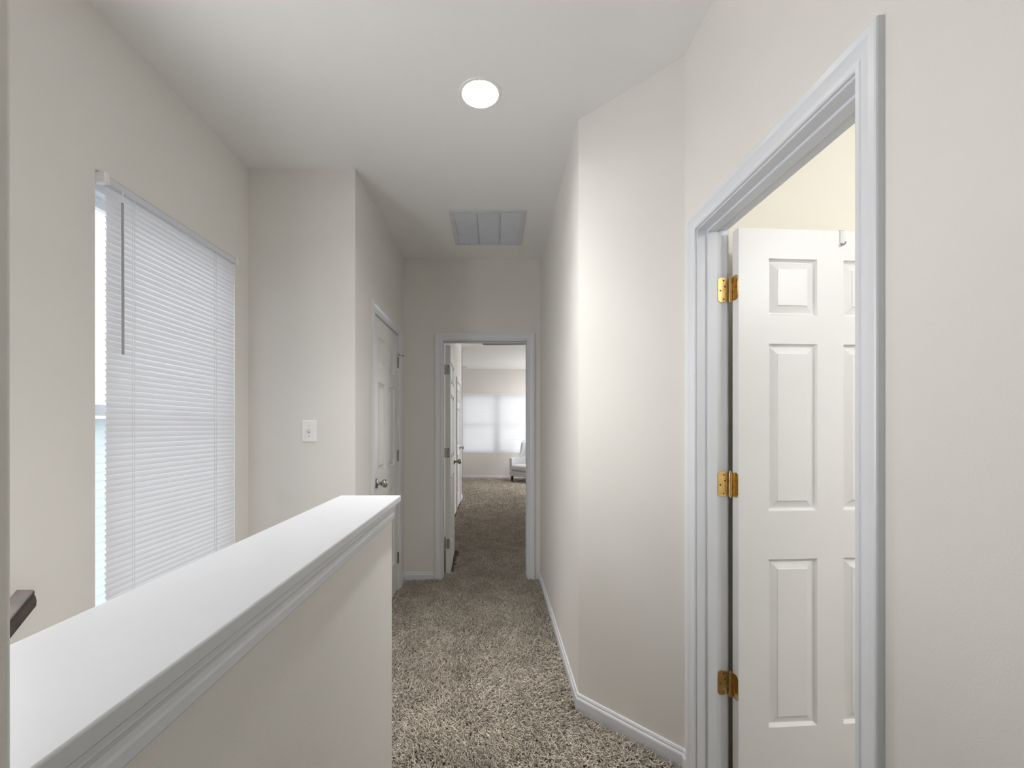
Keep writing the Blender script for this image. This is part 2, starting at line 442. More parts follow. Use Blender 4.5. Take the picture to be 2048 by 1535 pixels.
# ------------------------------------------------------------------ door frames
CP = [(0.0, 0.0), (0.0, 0.008), (0.004, 0.0105), (0.012, 0.0105), (0.015, 0.008), (0.019, 0.0085), (0.032, 0.0125),
      (0.040, 0.0165), (0.055, 0.0175), (0.0585, 0.016), (0.060, 0.013), (0.060, 0.0)]
def door_frame(n, loc, rz, w, depth, label, stop_at, back_casing=False, m=M_TRIM, DH=DH):
    """local x along the opening, local y into the wall, z up"""
    t = empty('trim_%d' % n, loc, (0, 0, rz))
    tag(t, label, 'door frame', kind='structure')
    g = 0.005
    bm = bmesh.new()
    path = [(w + g, 0.0), (w + g, DH + g), (-g, DH + g), (-g, 0.0)]
    prof = [(-a, h) for a, h in CP]
    sweep(bm, path, prof, lambda u, v, h: (u, -h, v))
    link('casing', bm, m, t)
    if back_casing:
        bm = bmesh.new()
        sweep(bm, path, prof, lambda u, v, h: (u, depth + h, v))
        link('casing', bm, m, t)
    bm = boxes((-JT, 0, 0, depth, 0, DH), (w, w + JT, 0, depth, 0, DH), (-JT, w + JT, 0, depth, DH, DH + JT))
    link('jamb', bm, m, t)
    s0, s1 = stop_at; k = 0.008
    bm = boxes((0, k, s0, s1, 0, DH - k), (w - k, w, s0, s1, 0, DH - k), (0, w, s0, s1, DH - k, DH))
    link('door_stop', bm, m, t, bevel=0.002)
    return t
# local x of the right wall frame runs from the hinge jamb (far) towards the camera
door_frame(2, (XR, D1[1], 0), -PI / 2, D1[1] - D1[0], 0.108, 'white moulded door frame on the right around the open door', (0.034, 0.070), True)
door_frame(3, (XC, C[0], 0), PI / 2, C[1] - C[0], 0.10, 'white door frame around the closed closet door', (0.040, 0.072), DH=DH2)
door_frame(4, (E[0], Y_END, 0), 0, E[1] - E[0], WT, 'white door frame of the far doorway into the bedroom', (0.045, 0.080), True, DH=DH2)
door_frame(5, (XB, B4[0], 0), PI / 2, B4[1] - B4[0], 0.10, 'white door frame of the bedroom closet, beyond the far doorway', (0.040, 0.072))

# ------------------------------------------------------------------ six panel doors
def door_slab(w, h=2.03, t=0.035):
    """x 0..w from the hinge edge, y 0..t (y=0 is the front), z 0..h"""
    bm = bmesh.new()
    st = 0.112 * w / 0.69; mid = 0.100 * w / 0.69; pw = (w - 2 * st - mid) / 2
    us = [0, st, st + pw, st + pw + mid, w - st, w]
    vs = [0, 0.250, 0.850, 1.022, 1.620, 1.722, 1.924, h]
    rings = [(0, 0), (0.003, 0.008), (0.008, 0.0125), (0.011, 0.0125), (0.035, 0.005), (0.0365, 0.0015)]
    for side in (0, 1):
        def V(u, v, d):
            return bm.verts.new((u, d if side == 0 else t - d, v))
        for i in range(5):
            for j in range(7):
                u0, u1, v0, v1 = us[i], us[i + 1], vs[j], vs[j + 1]
                if i in (1, 3) and j in (1, 3, 5):
                    prev = None
                    for a, d in rings:
                        ring = [V(u0 + a, v0 + a, d), V(u1 - a, v0 + a, d), V(u1 - a, v1 - a, d), V(u0 + a, v1 - a, d)]
                        if prev:
                            for k in range(4):
                                bm.faces.new((prev[k], prev[(k + 1) % 4], ring[(k + 1) % 4], ring[k]))
                        prev = ring
                    bm.faces.new(prev)
                else:
                    bm.faces.new((V(u0, v0, 0), V(u1, v0, 0), V(u1, v1, 0), V(u0, v1, 0)))
    def Q(*p): bm.faces.new([bm.verts.new(x) for x in p])
    for u in (0, w):
        for j in range(7): Q((u, 0, vs[j]), (u, t, vs[j]), (u, t, vs[j + 1]), (u, 0, vs[j + 1]))
    for v in (0, h):
        for i in range(5): Q((us[i], 0, v), (us[i + 1], 0, v), (us[i + 1], t, v), (us[i], t, v))
    bmesh.ops.remove_doubles(bm, verts=bm.verts, dist=1e-5)
    return bm

def knob_bm(o, d):
    bm = bmesh.new()
    lathe(bm, [(0, 0), (0.032, 0), (0.033, 0.004), (0.028, 0.009), (0.015, 0.011), (0.011, 0.018), (0.0105, 0.030), (0.014, 0.036),
               (0.022, 0.041), (0.0265, 0.049), (0.0275, 0.057), (0.025, 0.066), (0.018, 0.072), (0.008, 0.0745), (0, 0.075)], o, d, 28)
    return bm

def leaf_plate(bm, w, h, t, M):
    pts = rounded(w, h, 0.012, 5)
    lo = [bm.verts.new(M(a, b, 0)) for a, b in pts]; hi = [bm.verts.new(M(a, b, t)) for a, b in pts]
    bm.faces.new(lo[::-1]); bm.faces.new(hi)
    for i in range(len(pts)):
        j = (i + 1) % len(pts); bm.faces.new((lo[i], lo[j], hi[j], hi[i]))

# --- door 1: open into the side room, hinged on the far jamb
PX, PY = XR + 0.118, D1[1] - 0.006                    # hinge pin
OPEN = R(94)
d1 = link('door_1', door_slab(0.69), M_DOOR, None, bevel=0.0)
# slab local: hinge edge x=0; when shut, front (y=0) faces the hall; pin sits 6 mm off the room face
d1.data.transform(Matrix.Translation((0.004, -0.041, 0.0)))
d1.location = (PX, PY, 0.013)
d1.rotation_euler = (0, 0, OPEN - PI / 2)
tag(d1, 'white six panel door standing open on brass hinges at right', 'door', kind='structure')
inv = (Matrix.Translation(d1.location) @ Matrix.Rotation(OPEN - PI / 2, 4, 'Z')).inverted()
for k, zc in enumerate((1.836, 1.127, 0.402)):
    bm = bmesh.new()
    # leaf on the jamb (world), leaf on the door edge (door frame), barrel
    leaf_plate(bm, 0.034, 0.089, 0.0016, lambda a, b, c: inv @ Vector((XR + 0.091 + a, D1[1] - 0.0002 - c, zc + b)))
    leaf_plate(bm, 0.034, 0.089, 0.0016, lambda a, b, c: Vector((0.004 - c - 0.0001, -0.022 + a, zc - 0.013 + b)))
    for i in range(5):
        z0 = zc - 0.0445 + i * 0.0178
        cyl(bm, inv @ Vector((PX - 0.002, PY - 0.002, z0 + 0.0004)), inv @ Vector((PX - 0.002, PY - 0.002, z0 + 0.0174)), 0.0062, seg=18)
    cyl(bm, inv @ Vector((PX - 0.002, PY - 0.002, zc - 0.048)), inv @ Vector((PX - 0.002, PY - 0.002, zc + 0.049)), 0.0040, seg=14)
    h = link('hinge', bm, M_BRASS, d1, smooth=True)
    h['label'] = 'brass hinge'
    for a, b in ((0.004, 0.034), (0.009, 0.012), (-0.008, -0.003), (0.004, -0.034)):
        bm = bmesh.new()
        p = Vector((XR + 0.091 + a, D1[1] - 0.0019, zc + b))
        cyl(bm, inv @ p, inv @ (p + Vector((0, -0.0008, 0))), 0.0032, 0.0026, 10)
        link('screw', bm, M_DARK, h)
# hook over the top of the door
bm = bmesh.new()
hx = 0.385
for r in ((hx, hx + 0.013, -0.0428, -0.0412, 1.985, 2.032), (hx, hx + 0.013, -0.0428, -0.0045, 2.0304, 2.032), (hx, hx + 0.013, -0.0058, -0.0042, 2.005, 2.032)):
    box(bm, *r)
for i in range(8):
    a0 = PI * i / 8; a1 = PI * (i + 1) / 8
    cyl(bm, (hx + 0.0065, -0.050 + 0.008 * math.cos(a0), 1.985 - 0.008 * math.sin(a0)), (hx + 0.0065, -0.050 + 0.008 * math.cos(a1), 1.985 - 0.008 * math.sin(a1)), 0.0028, seg=10)
for v in bm.verts:
    v.co = Matrix.Rotation(OPEN - PI / 2, 4, 'Z') @ v.co + Vector((PX, PY, 0.0132))
tag(link('door_hook', bm, M_STEEL), 'small grey metal hook hanging over the top of the open right door', 'hook')

# --- door 2: shut closet door, hinges on the far side
wc = C[1] - C[0] - 0.006
d2 = link('door_2', door_slab(wc, 2.053), M_DOOR, None, (XC - 0.003, C[0] + 0.003, 0.015), (0, 0, PI / 2))
tag(d2, 'closed white six panel closet door with a nickel knob', 'door', kind='structure')
k2 = link('knob', knob_bm((0.060, -0.0002, 0.945), (0, -1, 0)), M_NICKEL, d2, smooth=True); k2['label'] = 'nickel knob'
for zc in (1.84, 1.085, 0.26):
    bm = bmesh.new()
    for i in range(5):
        cyl(bm, (wc + 0.0015, -0.0055, zc - 0.0445 + i * 0.0178), (wc + 0.0015, -0.0055, zc - 0.0445 + i * 0.0178 + 0.017), 0.0055, seg=14)
    box(bm, wc - 0.012, wc + 0.0005, -0.0012, 0.0, zc - 0.0445, zc + 0.0445)
    h = link('hinge', bm, M_NICKEL, d2, smooth=True); h['label'] = 'nickel hinge'
bm = bmesh.new()
cyl(bm, (wc + 0.0015, -0.0055, 1.895), (wc + 0.0015, -0.0055, 1.903), 0.010, seg=14)
cyl(bm, (wc + 0.0015, -0.008, 1.899), (wc + 0.032, -0.036, 1.899), 0.0028, seg=10)
cyl(bm, (wc + 0.032, -0.036, 1.899), (wc + 0.037, -0.040, 1.899), 0.0075, seg=14)
cyl(bm, (wc - 0.002, -0.010, 1.899), (wc - 0.028, -0.022, 1.899), 0.0028, seg=10)
cyl(bm, (wc - 0.028, -0.022, 1.899), (wc - 0.031, -0.018, 1.899), 0.0075, seg=14)
h = link('pin_stop', bm, M_NICKEL, d2, smooth=True); h['label'] = 'hinge pin door stop'

# --- door 3: far door, open into the bedroom along its left wall
we = E[1] - E[0] - 0.006
d3 = link('door_3', door_slab(we, 2.05, 0.045), M_DOOR, None)
# local: x from hinge edge, y thickness; stands along +Y, its front (room side of the doorway) towards +X
d3.data.transform(Matrix(((0, -1, 0, 0), (1, 0, 0, 0), (0, 0, 1, 0), (0, 0, 0, 1))))
d3.location = (E[0] + 0.0565, Y_END + WT + 0.020, 0.015)
d3.rotation_euler = (0, 0, R(2.4))
tag(d3, 'white six panel door opened back inside the far doorway, seen edge-on', 'door', kind='structure')
for sx, d in ((0.0002, (1, 0, 0)),):
    k3 = link('knob', knob_bm((sx, we - 0.065, 0.955), d), M_NICKEL, d3, smooth=True); k3['label'] = 'nickel knob'
for zc in (1.83, 1.085, 0.27):
    bm = bmesh.new()
    leaf_plate(bm, 0.030, 0.089, 0.0016, lambda a, b, c: Vector((-0.0225 + a, -0.0002 - c, zc + b)))
    cyl(bm, (-0.0475, -0.004, zc - 0.0445), (-0.0475, -0.004, zc + 0.0445), 0.0055, seg=14)
    h = link('hinge', bm, M_STEEL, d3, smooth=True); h['label'] = 'grey steel hinge'
    for a, b in ((0.002, 0.032), (-0.006, 0.0), (0.002, -0.032)):
        bm = bmesh.new(); cyl(bm, (-0.0225 + a, -0.0017, zc + b), (-0.0225 + a, -0.0026, zc + b), 0.0034, seg=10)
        link('screw', bm, M_DARK, h)
# --- door 4: bedroom closet, shut
wb = B4[1] - B4[0] - 0.006
d4 = link('door_4', door_slab(wb, 2.032), M_DOOR, None, (XB - 0.003, B4[0] + 0.003, 0.015), (0, 0, PI / 2))
tag(d4, 'closed white panel door further inside the bedroom, behind the open far door', 'door', kind='structure')
k4 = link('knob', knob_bm((wb - 0.060, -0.0002, 0.955), (0, -1, 0)), M_NICKEL, d4, smooth=True); k4['label'] = 'nickel knob'
for zc in (1.83, 1.085, 0.27):
    bm = bmesh.new(); cyl(bm, (-0.0015, -0.0055, zc - 0.0445), (-0.0015, -0.0055, zc + 0.0445), 0.0055, seg=14)
    box(bm, -0.0005, 0.012, -0.0012, 0.0, zc - 0.0445, zc + 0.0445)
    h = link('hinge', bm, M_NICKEL, d4, smooth=True); h['label'] = 'nickel hinge'

# ------------------------------------------------------------------ windows
def window(n, rz, loc, w, h, units, label):
    """local x along, y outwards from the room face, z up from the sill"""
    t = empty('window_%d' % n, loc, (0, 0, rz))
    tag(t, label, 'window', kind='structure')
    f0, f1 = 0.065, 0.135; b = 0.035
    fr = bmesh.new()
    box(fr, 0, b, f0, f1, 0, h); box(fr, w - b, w, f0, f1, 0, h); box(fr, b, w - b, f0, f1, 0, b); box(fr, b, w - b, f0, f1, h - b, h)
    uw = (w - 2 * b - (units - 1) * 0.09) / units
    cells = []
    for i in range(units):
        x0 = b + i * (uw + 0.09); cells.append((x0, x0 + uw))
        if i: box(fr, x0 - 0.09, x0, f0, f1, b, h - b)
    link('window_frame', fr, M_VINYL, t, bevel=0.003)
    sl = boxes((0, w, 0.0, f0, 0.0, 0.016)); link('sill', sl, M_TRIM, t)
    for x0, x1 in cells:
        m = h * 0.49; s = 0.04
        for z0, z1, y0 in ((b, m + 0.02, f0 + 0.006), (m - 0.02, h - b, f0 + 0.036)):
            bm = boxes((x0, x0 + s, y0, y0 + 0.026, z0, z1), (x1 - s, x1, y0, y0 + 0.026, z0, z1),
                       (x0 + s, x1 - s, y0, y0 + 0.026, z0, z0 + s), (x0 + s, x1 - s, y0, y0 + 0.026, z1 - s, z1))
            sa = link('sash', bm, M_VINYL, t, bevel=0.002)
            link('pane', boxes((x0 + s, x1 - s, y0 + 0.011, y0 + 0.015, z0 + s, z1 - s)), M_GLASS, sa)
    return t
# looking out through the left wall: local y = -X, local x = +Y
window(1, PI / 2, (XW, W[0], W[2]), W[1] - W[0], W[3] - W[2], 1, 'double-hung window behind the white blind on the left')
window(5, PI / 2, (XW, WN[0], W[2]), WN[1] - WN[0], W[3] - W[2], 1, 'added double-hung window over the stairs, unseen, for fill light')
window(2, 0, (W2[0], YF, W2[2]), W2[1] - W2[0], W2[3] - W2[2], 2, 'wide double window in the bedroom at the far end')
window(3, -PI / 2, (3.1, 10.9, 0.6), 2.2, 1.65, 2, 'added bedroom window on the right, unseen, for fill light')  # unseen window, added to let more light into the bedroom
window(4, -PI / 2, (3.7, 0.9, 0.7), 1.5, 1.4, 2, 'added side room window, unseen, for fill light')  # assumed opening, added so sky light reaches the side room

# ------------------------------------------------------------------ blinds
def slats_bm(w, z0, z1, pitch, chord, tilt, sag=0.0034, yoff=0.0, wob=0.0):
    bm = bmesh.new()
    z = z1; i = 0
    while z > z0:
        tl = tilt + random.uniform(-wob, wob)
        jx = random.uniform(-0.0012, 0.0012)
        pts = []
        for k in range(7):
            s = -0.5 + k / 6
            y = chord * s; hgt = sag * (1 - (2 * s) ** 2)
            # s=-.5 is the lower, room-side edge; bulge towards the room
            yy = y * math.cos(tl) - hgt * math.sin(tl); zz = y * math.sin(tl) + hgt * math.cos(tl)
            pts.append((yy + yoff, z + zz))
        A = []; 
        for x in (jx, 0.004 + jx, w - 0.004 + jx, w + jx):
            sc = 0.72 if x in (jx, w + jx) else 1.0
            cy = sum(p[0] for p in pts) / 7; cz = sum(p[1] for p in pts) / 7
            A.append([bm.verts.new((x, cy + (p[0] - cy) * sc, cz + (p[1] - cz) * sc)) for p in pts])
        for P, Q in zip(A, A[1:]):
            for k in range(6): bm.faces.new((P[k], Q[k], Q[k + 1], P[k + 1]))
        z -= pitch; i += 1
    return bm
# left window blind: local x = +Y, local y = out of the room
b1 = empty('window_blind', (XW, W[0], W[2]), (0, 0, PI / 2))
tag(b1, 'white mini blind lowered over the window on the left', 'blind')
hh = W[3] - W[2]
BX0, BX1 = 0.036, 0.803
link('head_rail', boxes((BX0, BX1, -0.014, 0.012, hh - 0.034, hh - 0.0095), (BX0, BX1, -0.0165, 0.012, hh - 0.0095, hh - 0.006)), M_HEAD, b1, bevel=0.001)
o = link('slats', slats_bm(BX1 - BX0 - 0.006, 0.046, hh - 0.046, 0.0218, 0.0275, R(74), wob=R(1.2)), M_SLAT, b1, smooth=True)
o.location = (BX0 + 0.003, 0.000, 0)
link('bottom_rail', boxes((BX0 + 0.003, BX1 - 0.003, -0.010, 0.010, 0.018, 0.032)), M_PLATE, b1, bevel=0.003)
for x in (0.014, BX1 - 0.002):
    link('bracket', boxes((x, x + 0.022 if x < 0.1 else x + 0.0105, -0.022, 0.018, hh - 0.040, hh - 0.0005)), M_PLATE, b1, bevel=0.005, seg=3)
bm = bmesh.new()
cyl(bm, (0.083, -0.024, hh - 0.078), (0.083, -0.026, hh - 0.628), 0.0046, seg=6)
w_ = link('tilt_wand', bm, M_WAND, b1); w_['label'] = 'grey plastic tilt wand'
bm = bmesh.new()
cyl(bm, (0.083, -0.016, hh - 0.028), (0.083, -0.026, hh - 0.036), 0.0022, seg=8)
cyl(bm, (0.083, -0.026, hh - 0.036), (0.083, -0.024, hh - 0.080), 0.0022, seg=8)
link('wand_hook', bm, M_PLATE, b1)
for x in (0.152, 0.640):
    bm = bmesh.new()
    cyl(bm, (x, -0.0125, 0.03), (x, -0.0125, hh - 0.03), 0.0011, seg=6)
    cyl(bm, (x - 0.006, -0.0075, 0.03), (x - 0.006, -0.0075, hh - 0.03), 0.0008, seg=6)
    link('ladder_cord', bm, M_PLATE, b1)
# bedroom blind
b2 = empty('window_blind', (W2[0], YF, W2[2]))
tag(b2, 'white blind lowered over the bedroom window at the far end', 'blind')
h2 = W2[3] - W2[2]; w2 = W2[1] - W2[0]
link('head_rail', boxes((0.012, w2 - 0.012, 0.006, 0.034, h2 - 0.032, h2 - 0.002)), M_PLATE, b2, bevel=0.002)
o = link('slats', slats_bm(w2 - 0.036, 0.05, h2 - 0.044, 0.0218, 0.0275, R(74), wob=R(2.0)), M_SHADE, b2, smooth=True)
o.location = (0.018, 0.020, 0)
link('bottom_rail', boxes((0.018, w2 - 0.018, 0.012, 0.030, 0.020, 0.034)), M_PLATE, b2, bevel=0.003)

# ------------------------------------------------------------------ light switch
sw = empty('light_switch', ((619 - 988) / 875 * Y_SW, Y_SW, 1.311))
tag(sw, 'white toggle light switch plate on the bright wall left of the closet', 'light switch')
bm = bmesh.new()
pts = rounded(0.084, 0.123, 0.006, 4); pin = rounded(0.074, 0.113, 0.005, 4)
loft(bm, [[(a, -0.0004, b) for a, b in pts], [(a, -0.0035, b) for a, b in pts], [(a, -0.0065, b) for a, b in pin]])
link('switch_plate', bm, M_PLATE, sw)
bm = boxes((-0.0055, 0.0055, -0.0075, -0.0066, -0.012, 0.012)); link('toggle_slot', bm, M_WAND, sw)
bm = bmesh.new()
loft(bm, [[(a * 0.0042, -0.0072, 0.001 + b * 0.0085) for a, b in ((1, 1), (-1, 1), (-1, -1), (1, -1))],
          [(a * 0.0036, -0.020, 0.010 + b * 0.0045) for a, b in ((1, 1), (-1, 1), (-1, -1), (1, -1))]])
link('toggle', bm, M_PLATE, sw, bevel=0.0012)
for z in (0.030, -0.030):
    bm = bmesh.new(); lathe(bm, [(0, 0.0012), (0.002, 0.001), (0.0032, 0)], (0, -0.0066, z), (0, -1, 0), 12)
    link('screw', bm, M_STEEL, sw, smooth=True)

# ------------------------------------------------------------------ recessed ceiling light
def downlight(x, y, label, glow):
    cl = empty('ceiling_light', (x, y, Z_CEIL))
    tag(cl, label, 'ceiling light')
    bm = bmesh.new()
    lathe(bm, [(LR - 0.004, 0.0), (LR - 0.004, -0.003), (LR + 0.003, -0.004), (LR + 0.009, -0.003), (LR + 0.011, -0.0003), (LR - 0.004, -0.0003)], (0, 0, 0), (0, 0, 1), 48)
    link('trim_ring', bm, M_PLATE, cl, smooth=True)
    bm = bmesh.new()
    lathe(bm, [(LR - 0.003, 0.0), (LR - 0.006, 0.03), (LR - 0.010, 0.06), (LR - 0.016, 0.10), (0.03, 0.13), (0, 0.13)], (0, 0, 0), (0, 0, 1), 48)
    link('baffle', bm, M_PLATE, cl, smooth=True)
    bm = bmesh.new()
    lathe(bm, [(0, 0.034), (0.020, 0.035), (0.038, 0.038), (0.047, 0.044), (0.048, 0.052), (0.036, 0.078), (0.020, 0.10), (0.018, 0.125), (0, 0.125)], (0, 0, 0), (0, 0, 1), 36)
    bu = link('bulb', bm, mat_emit('lamp_glow', (1.0, 0.985, 0.96), glow), cl, smooth=True); bu['label'] = 'glowing white bulb'
downlight(LX, LY, 'round recessed ceiling light, switched on, above the end of the ledge', 48.0)

# ------------------------------------------------------------------ return air grille on the ceiling
vx0, vx1, vy0, vy1 = -0.300, 0.214, 2.915, 3.465
vt = empty('ceiling_vent', ((vx0 + vx1) / 2, (vy0 + vy1) / 2, Z_CEIL))
tag(vt, 'square blue-grey return air grille in the ceiling near the far doorway', 'vent')
hw, hd = (vx1 - vx0) / 2, (vy1 - vy0) / 2
f = 0.030
link('frame', boxes((-hw, hw, -hd, -hd + f, -0.010, -0.0004), (-hw, hw, hd - f, hd, -0.010, -0.0004),
                    (-hw, -hw + f, -hd + f, hd - f, -0.010, -0.0004), (hw - f, hw, -hd + f, hd - f, -0.010, -0.0004)), M_VENT, vt, bevel=0.003)
link('back_plate', boxes((-hw + f, hw - f, -hd + f, hd - f, -0.0014, -0.0005)), M_VENT, vt)
bm = bmesh.new()
ny = 52
for i in range(ny):
    y = -hd + f + (i + .5) * (2 * hd - 2 * f) / ny
    v = [bm.verts.new(p) for p in ((-hw + f, y - 0.0042, -0.0016), (hw - f, y - 0.0042, -0.0016), (hw - f, y + 0.0042, -0.0068), (-hw + f, y + 0.0042, -0.0068))]
    bm.faces.new(v)
link('louvres', bm, M_VENT, vt)
for x in (-0.079, 0.079):
    link('divider', boxes((x - 0.005, x + 0.005, -hd + f, hd - f, -0.0115, -0.0065)), M_VENT, vt, bevel=0.0015)
for x, y in ((0.150, -hd + f / 2), (-0.150, hd - f / 2)):
    bm = bmesh.new(); lathe(bm, [(0, -0.0022), (0.004, -0.0018), (0.005, 0)], (x, y, -0.010), (0, 0, 1), 12)
    link('screw', bm, M_STEEL, vt)

# ------------------------------------------------------------------ stair handrail
hr = empty('handrail', (-1.297, 1.212, 0.886))
tag(hr, 'dark wood stair handrail end on the left wall, beyond the ledge', 'handrail')
SL = R(42)
bm = bmesh.new()
sec = [(-0.028, -0.004), (-0.024, 0.0), (0.020, 0.0), (0.025, -0.003), (0.026, -0.008), (0.024, -0.012), (0.028, -0.018), (0.031, -0.030), (0.030, -0.044),
       (0.024, -0.050), (-0.024, -0.050), (-0.030, -0.044), (-0.031, -0.030), (-0.028, -0.012)]
L = 2.6
d = Vector((0, -math.cos(SL), -math.sin(SL)))
loft(bm, [[(a, 0, b) for a, b in sec], [(a + d.x * L, d.y * L, b + d.z * L) for a, b in sec]])
link('rail', bm, M_RAILWOOD, hr, bevel=0.0015)
for s in (0.45, 1.5):
    p = d * s
    bm = bmesh.new()
    cyl(bm, (0, p.y, p.z - 0.050), (0, p.y, p.z - 0.085), 0.006, seg=12)
    cyl(bm, (0, p.y, p.z - 0.085), (-0.0775, p.y, p.z - 0.085), 0.006, seg=12)
    cyl(bm, (-0.0735, p.y, p.z - 0.085), (-0.0778, p.y, p.z - 0.085), 0.028, seg=20)
    link('bracket', bm, M_BRASS, hr, smooth=True)

# ------------------------------------------------------------------ bedroom: armchair
ch = empty('armchair', (0.86, 10.42, 0.0), (0, 0, R(-48)))
# local: faces -Y, width along X
tag(ch, 'pale grey wingback armchair with dark legs beside the bedroom window', 'armchair')
def soft(name, bm, lv=2, bev=0.03):
    o = link(name, bm, M_FABRIC, ch, smooth=True)
    b = o.modifiers.new('edge', 'BEVEL'); b.width = bev; b.segments = 4
    b.limit_method = 'ANGLE'; b.angle_limit = R(40)
    return o
soft('seat_base', boxes((-0.34, 0.34, -0.36, 0.34, 0.155, 0.285)), bev=0.02)
soft('cushion', boxes((-0.275, 0.275, -0.385, 0.20, 0.287, 0.430)), bev=0.05)
bm = bmesh.new()
secs = []
for z, y, w, th in ((0.286, 0.23, 0.33, 0.12), (0.55, 0.25, 0.33, 0.13), (0.80, 0.29, 0.34, 0.12), (0.95, 0.32, 0.32, 0.10), (1.02, 0.335, 0.26, 0.07)):
    secs.append([(x * w, y + yy * th / 2, z) for x, yy in ((-1, -0.8), (-0.9, -1), (0, -1.15), (0.9, -1), (1, -0.8), (1, 0.8), (0.9, 1), (0, 1.1), (-0.9, 1), (-1, 0.8))])
loft(bm, secs)
soft('backrest', bm, bev=0.02)
for s in (-1, 1):
    bm = bmesh.new()
    secs = []
    for z, y0, y1 in ((0.58, -0.10, 0.27), (0.68, 0.02, 0.29), (0.82, 0.05, 0.31), (0.94, 0.08, 0.33), (1.01, 0.18, 0.33)):
        x0, x1 = s * 0.295, s * 0.375
        secs.append([(x0, y0, z), (x1, y0 - 0.01, z), (x1, y1, z), (x0, y1, z)])
    loft(bm, secs); soft('wing', bm, bev=0.025)
    bm = bmesh.new()
    loft(bm, [[(s * 0.280, y, 0.286), (s * 0.365, y, 0.286), (s * 0.372, y, zt - 0.03), (s * 0.355, y, zt), (s * 0.30, y, zt), (s * 0.280, y, zt - 0.03)]
              for y, zt in ((-0.335, 0.585), (-0.10, 0.60), (0.26, 0.62))])
    soft('arm', bm, bev=0.02)
for sx in (-1, 1):
    for sy, y in ((-1, -0.31), (1, 0.29)):
        bm = bmesh.new()
        loft(bm, [[(sx * 0.29 + a * 0.024, y + b * 0.024, 0.154) for a, b in ((1, 1), (-1, 1), (-1, -1), (1, -1))],
                  [(sx * 0.295 + a * 0.014, y + sy * 0.015 + b * 0.014, 0.001) for a, b in ((1, 1), (-1, 1), (-1, -1), (1, -1))]])
        l = link('leg', bm, M_ESPRESSO, ch); l['label'] = 'dark wood leg'

# ------------------------------------------------------------------ bedroom: ceiling fan and register
fx, fy = 0.64, 6.55
fz = H_EYE + 164.2 / 875 * fy
fan = empty('ceiling_fan', (fx, fy, Z_CEIL + 0.01))
tag(fan, 'dark bladed ceiling fan in the bedroom, one blade showing under the far door head', 'ceiling fan')
bm = bmesh.new()
lathe(bm, [(0, -0.0005), (0.07, -0.0005), (0.07, -0.03), (0.025, -0.05), (0.02, -0.09), (0.10, -0.11), (0.115, -0.15), (0.11, -0.20), (0.06, -0.23), (0, -0.235)], (0, 0, 0), (0, 0, 1), 32)
link('motor', bm, M_NICKEL, fan, smooth=True)
zb = fz - (Z_CEIL + 0.01)
for k in range(4):
    a = PI + k * PI / 2
    bm = bmesh.new()
    pts = [(0.09, -0.02), (0.20, -0.05), (0.60, -0.068), (0.78, -0.066), (0.81, -0.03), (0.81, 0.03), (0.78, 0.066), (0.60, 0.068), (0.20, 0.05), (0.09, 0.02)]
    prism(bm, pts, -0.003, 0.003)
    M = Matrix.Translation((0, 0, zb)) @ Matrix.Rotation(a, 4, 'Z') @ Matrix.Rotation(R(1), 4, 'X')
    for v in bm.verts: v.co = M @ v.co
    link('blade', bm, M_FANBLADE, fan)
rg = empty('ceiling_register', (-0.82, 10.68, Z_CEIL + 0.01))
tag(rg, 'small white air register on the bedroom ceiling before the far wall', 'vent')
link('frame', boxes((-0.15, 0.15, -0.07, -0.055, -0.012, -0.0005), (-0.15, 0.15, 0.055, 0.07, -0.012, -0.0005), (-0.15, -0.135, -0.055, 0.055, -0.012, -0.0005), (0.135, 0.15, -0.055, 0.055, -0.012, -0.0005)), M_VENT, rg)
link('louvres', boxes(*[(-0.135, 0.135, -0.055 + i * 0.0138, -0.048 + i * 0.0138, -0.010, -0.001) for i in range(8)]), M_VENT, rg)

# ------------------------------------------------------------------ neighbouring house outside the left window
nh = empty('house', (-9.0, 10.0, -3.0))
tag(nh, 'pale blue neighbouring house glimpsed past the left edge of the blind', 'house')
bm = bmesh.new()
box(bm, -5.0, 0, -7, 9, 0, 4.55)
for i in range(22):
    z = 0.1 + i * 0.2
    prism(bm, [(0.0, z), (0.022, z), (0.004, z + 0.2), (0.0, z + 0.2)], -7, 9, 'y')
link('siding', bm, M_SIDING, nh)
bm = bmesh.new()
prism(bm, [(0.4, 4.52), (0.4, 4.64), (-2.5, 5.45), (-5.4, 4.64), (-5.4, 4.52), (-2.5, 5.33)], -7.3, 9.3, 'y')
link('roof', bm, M_ROOF, nh)
link('gutter', boxes((0.38, 0.50, -7.3, 9.3, 4.50, 4.60)), M_VINYL, nh)
for y in (-5, -2, 1.5, 5):
    f_ = link('window_frame', boxes((-0.01, 0.05, y, y + 1.0, 2.2, 3.7)), M_VINYL, nh)
    link('pane', boxes((0.045, 0.055, y + 0.08, y + 0.92, 2.28, 3.62)), M_GLASS, f_)

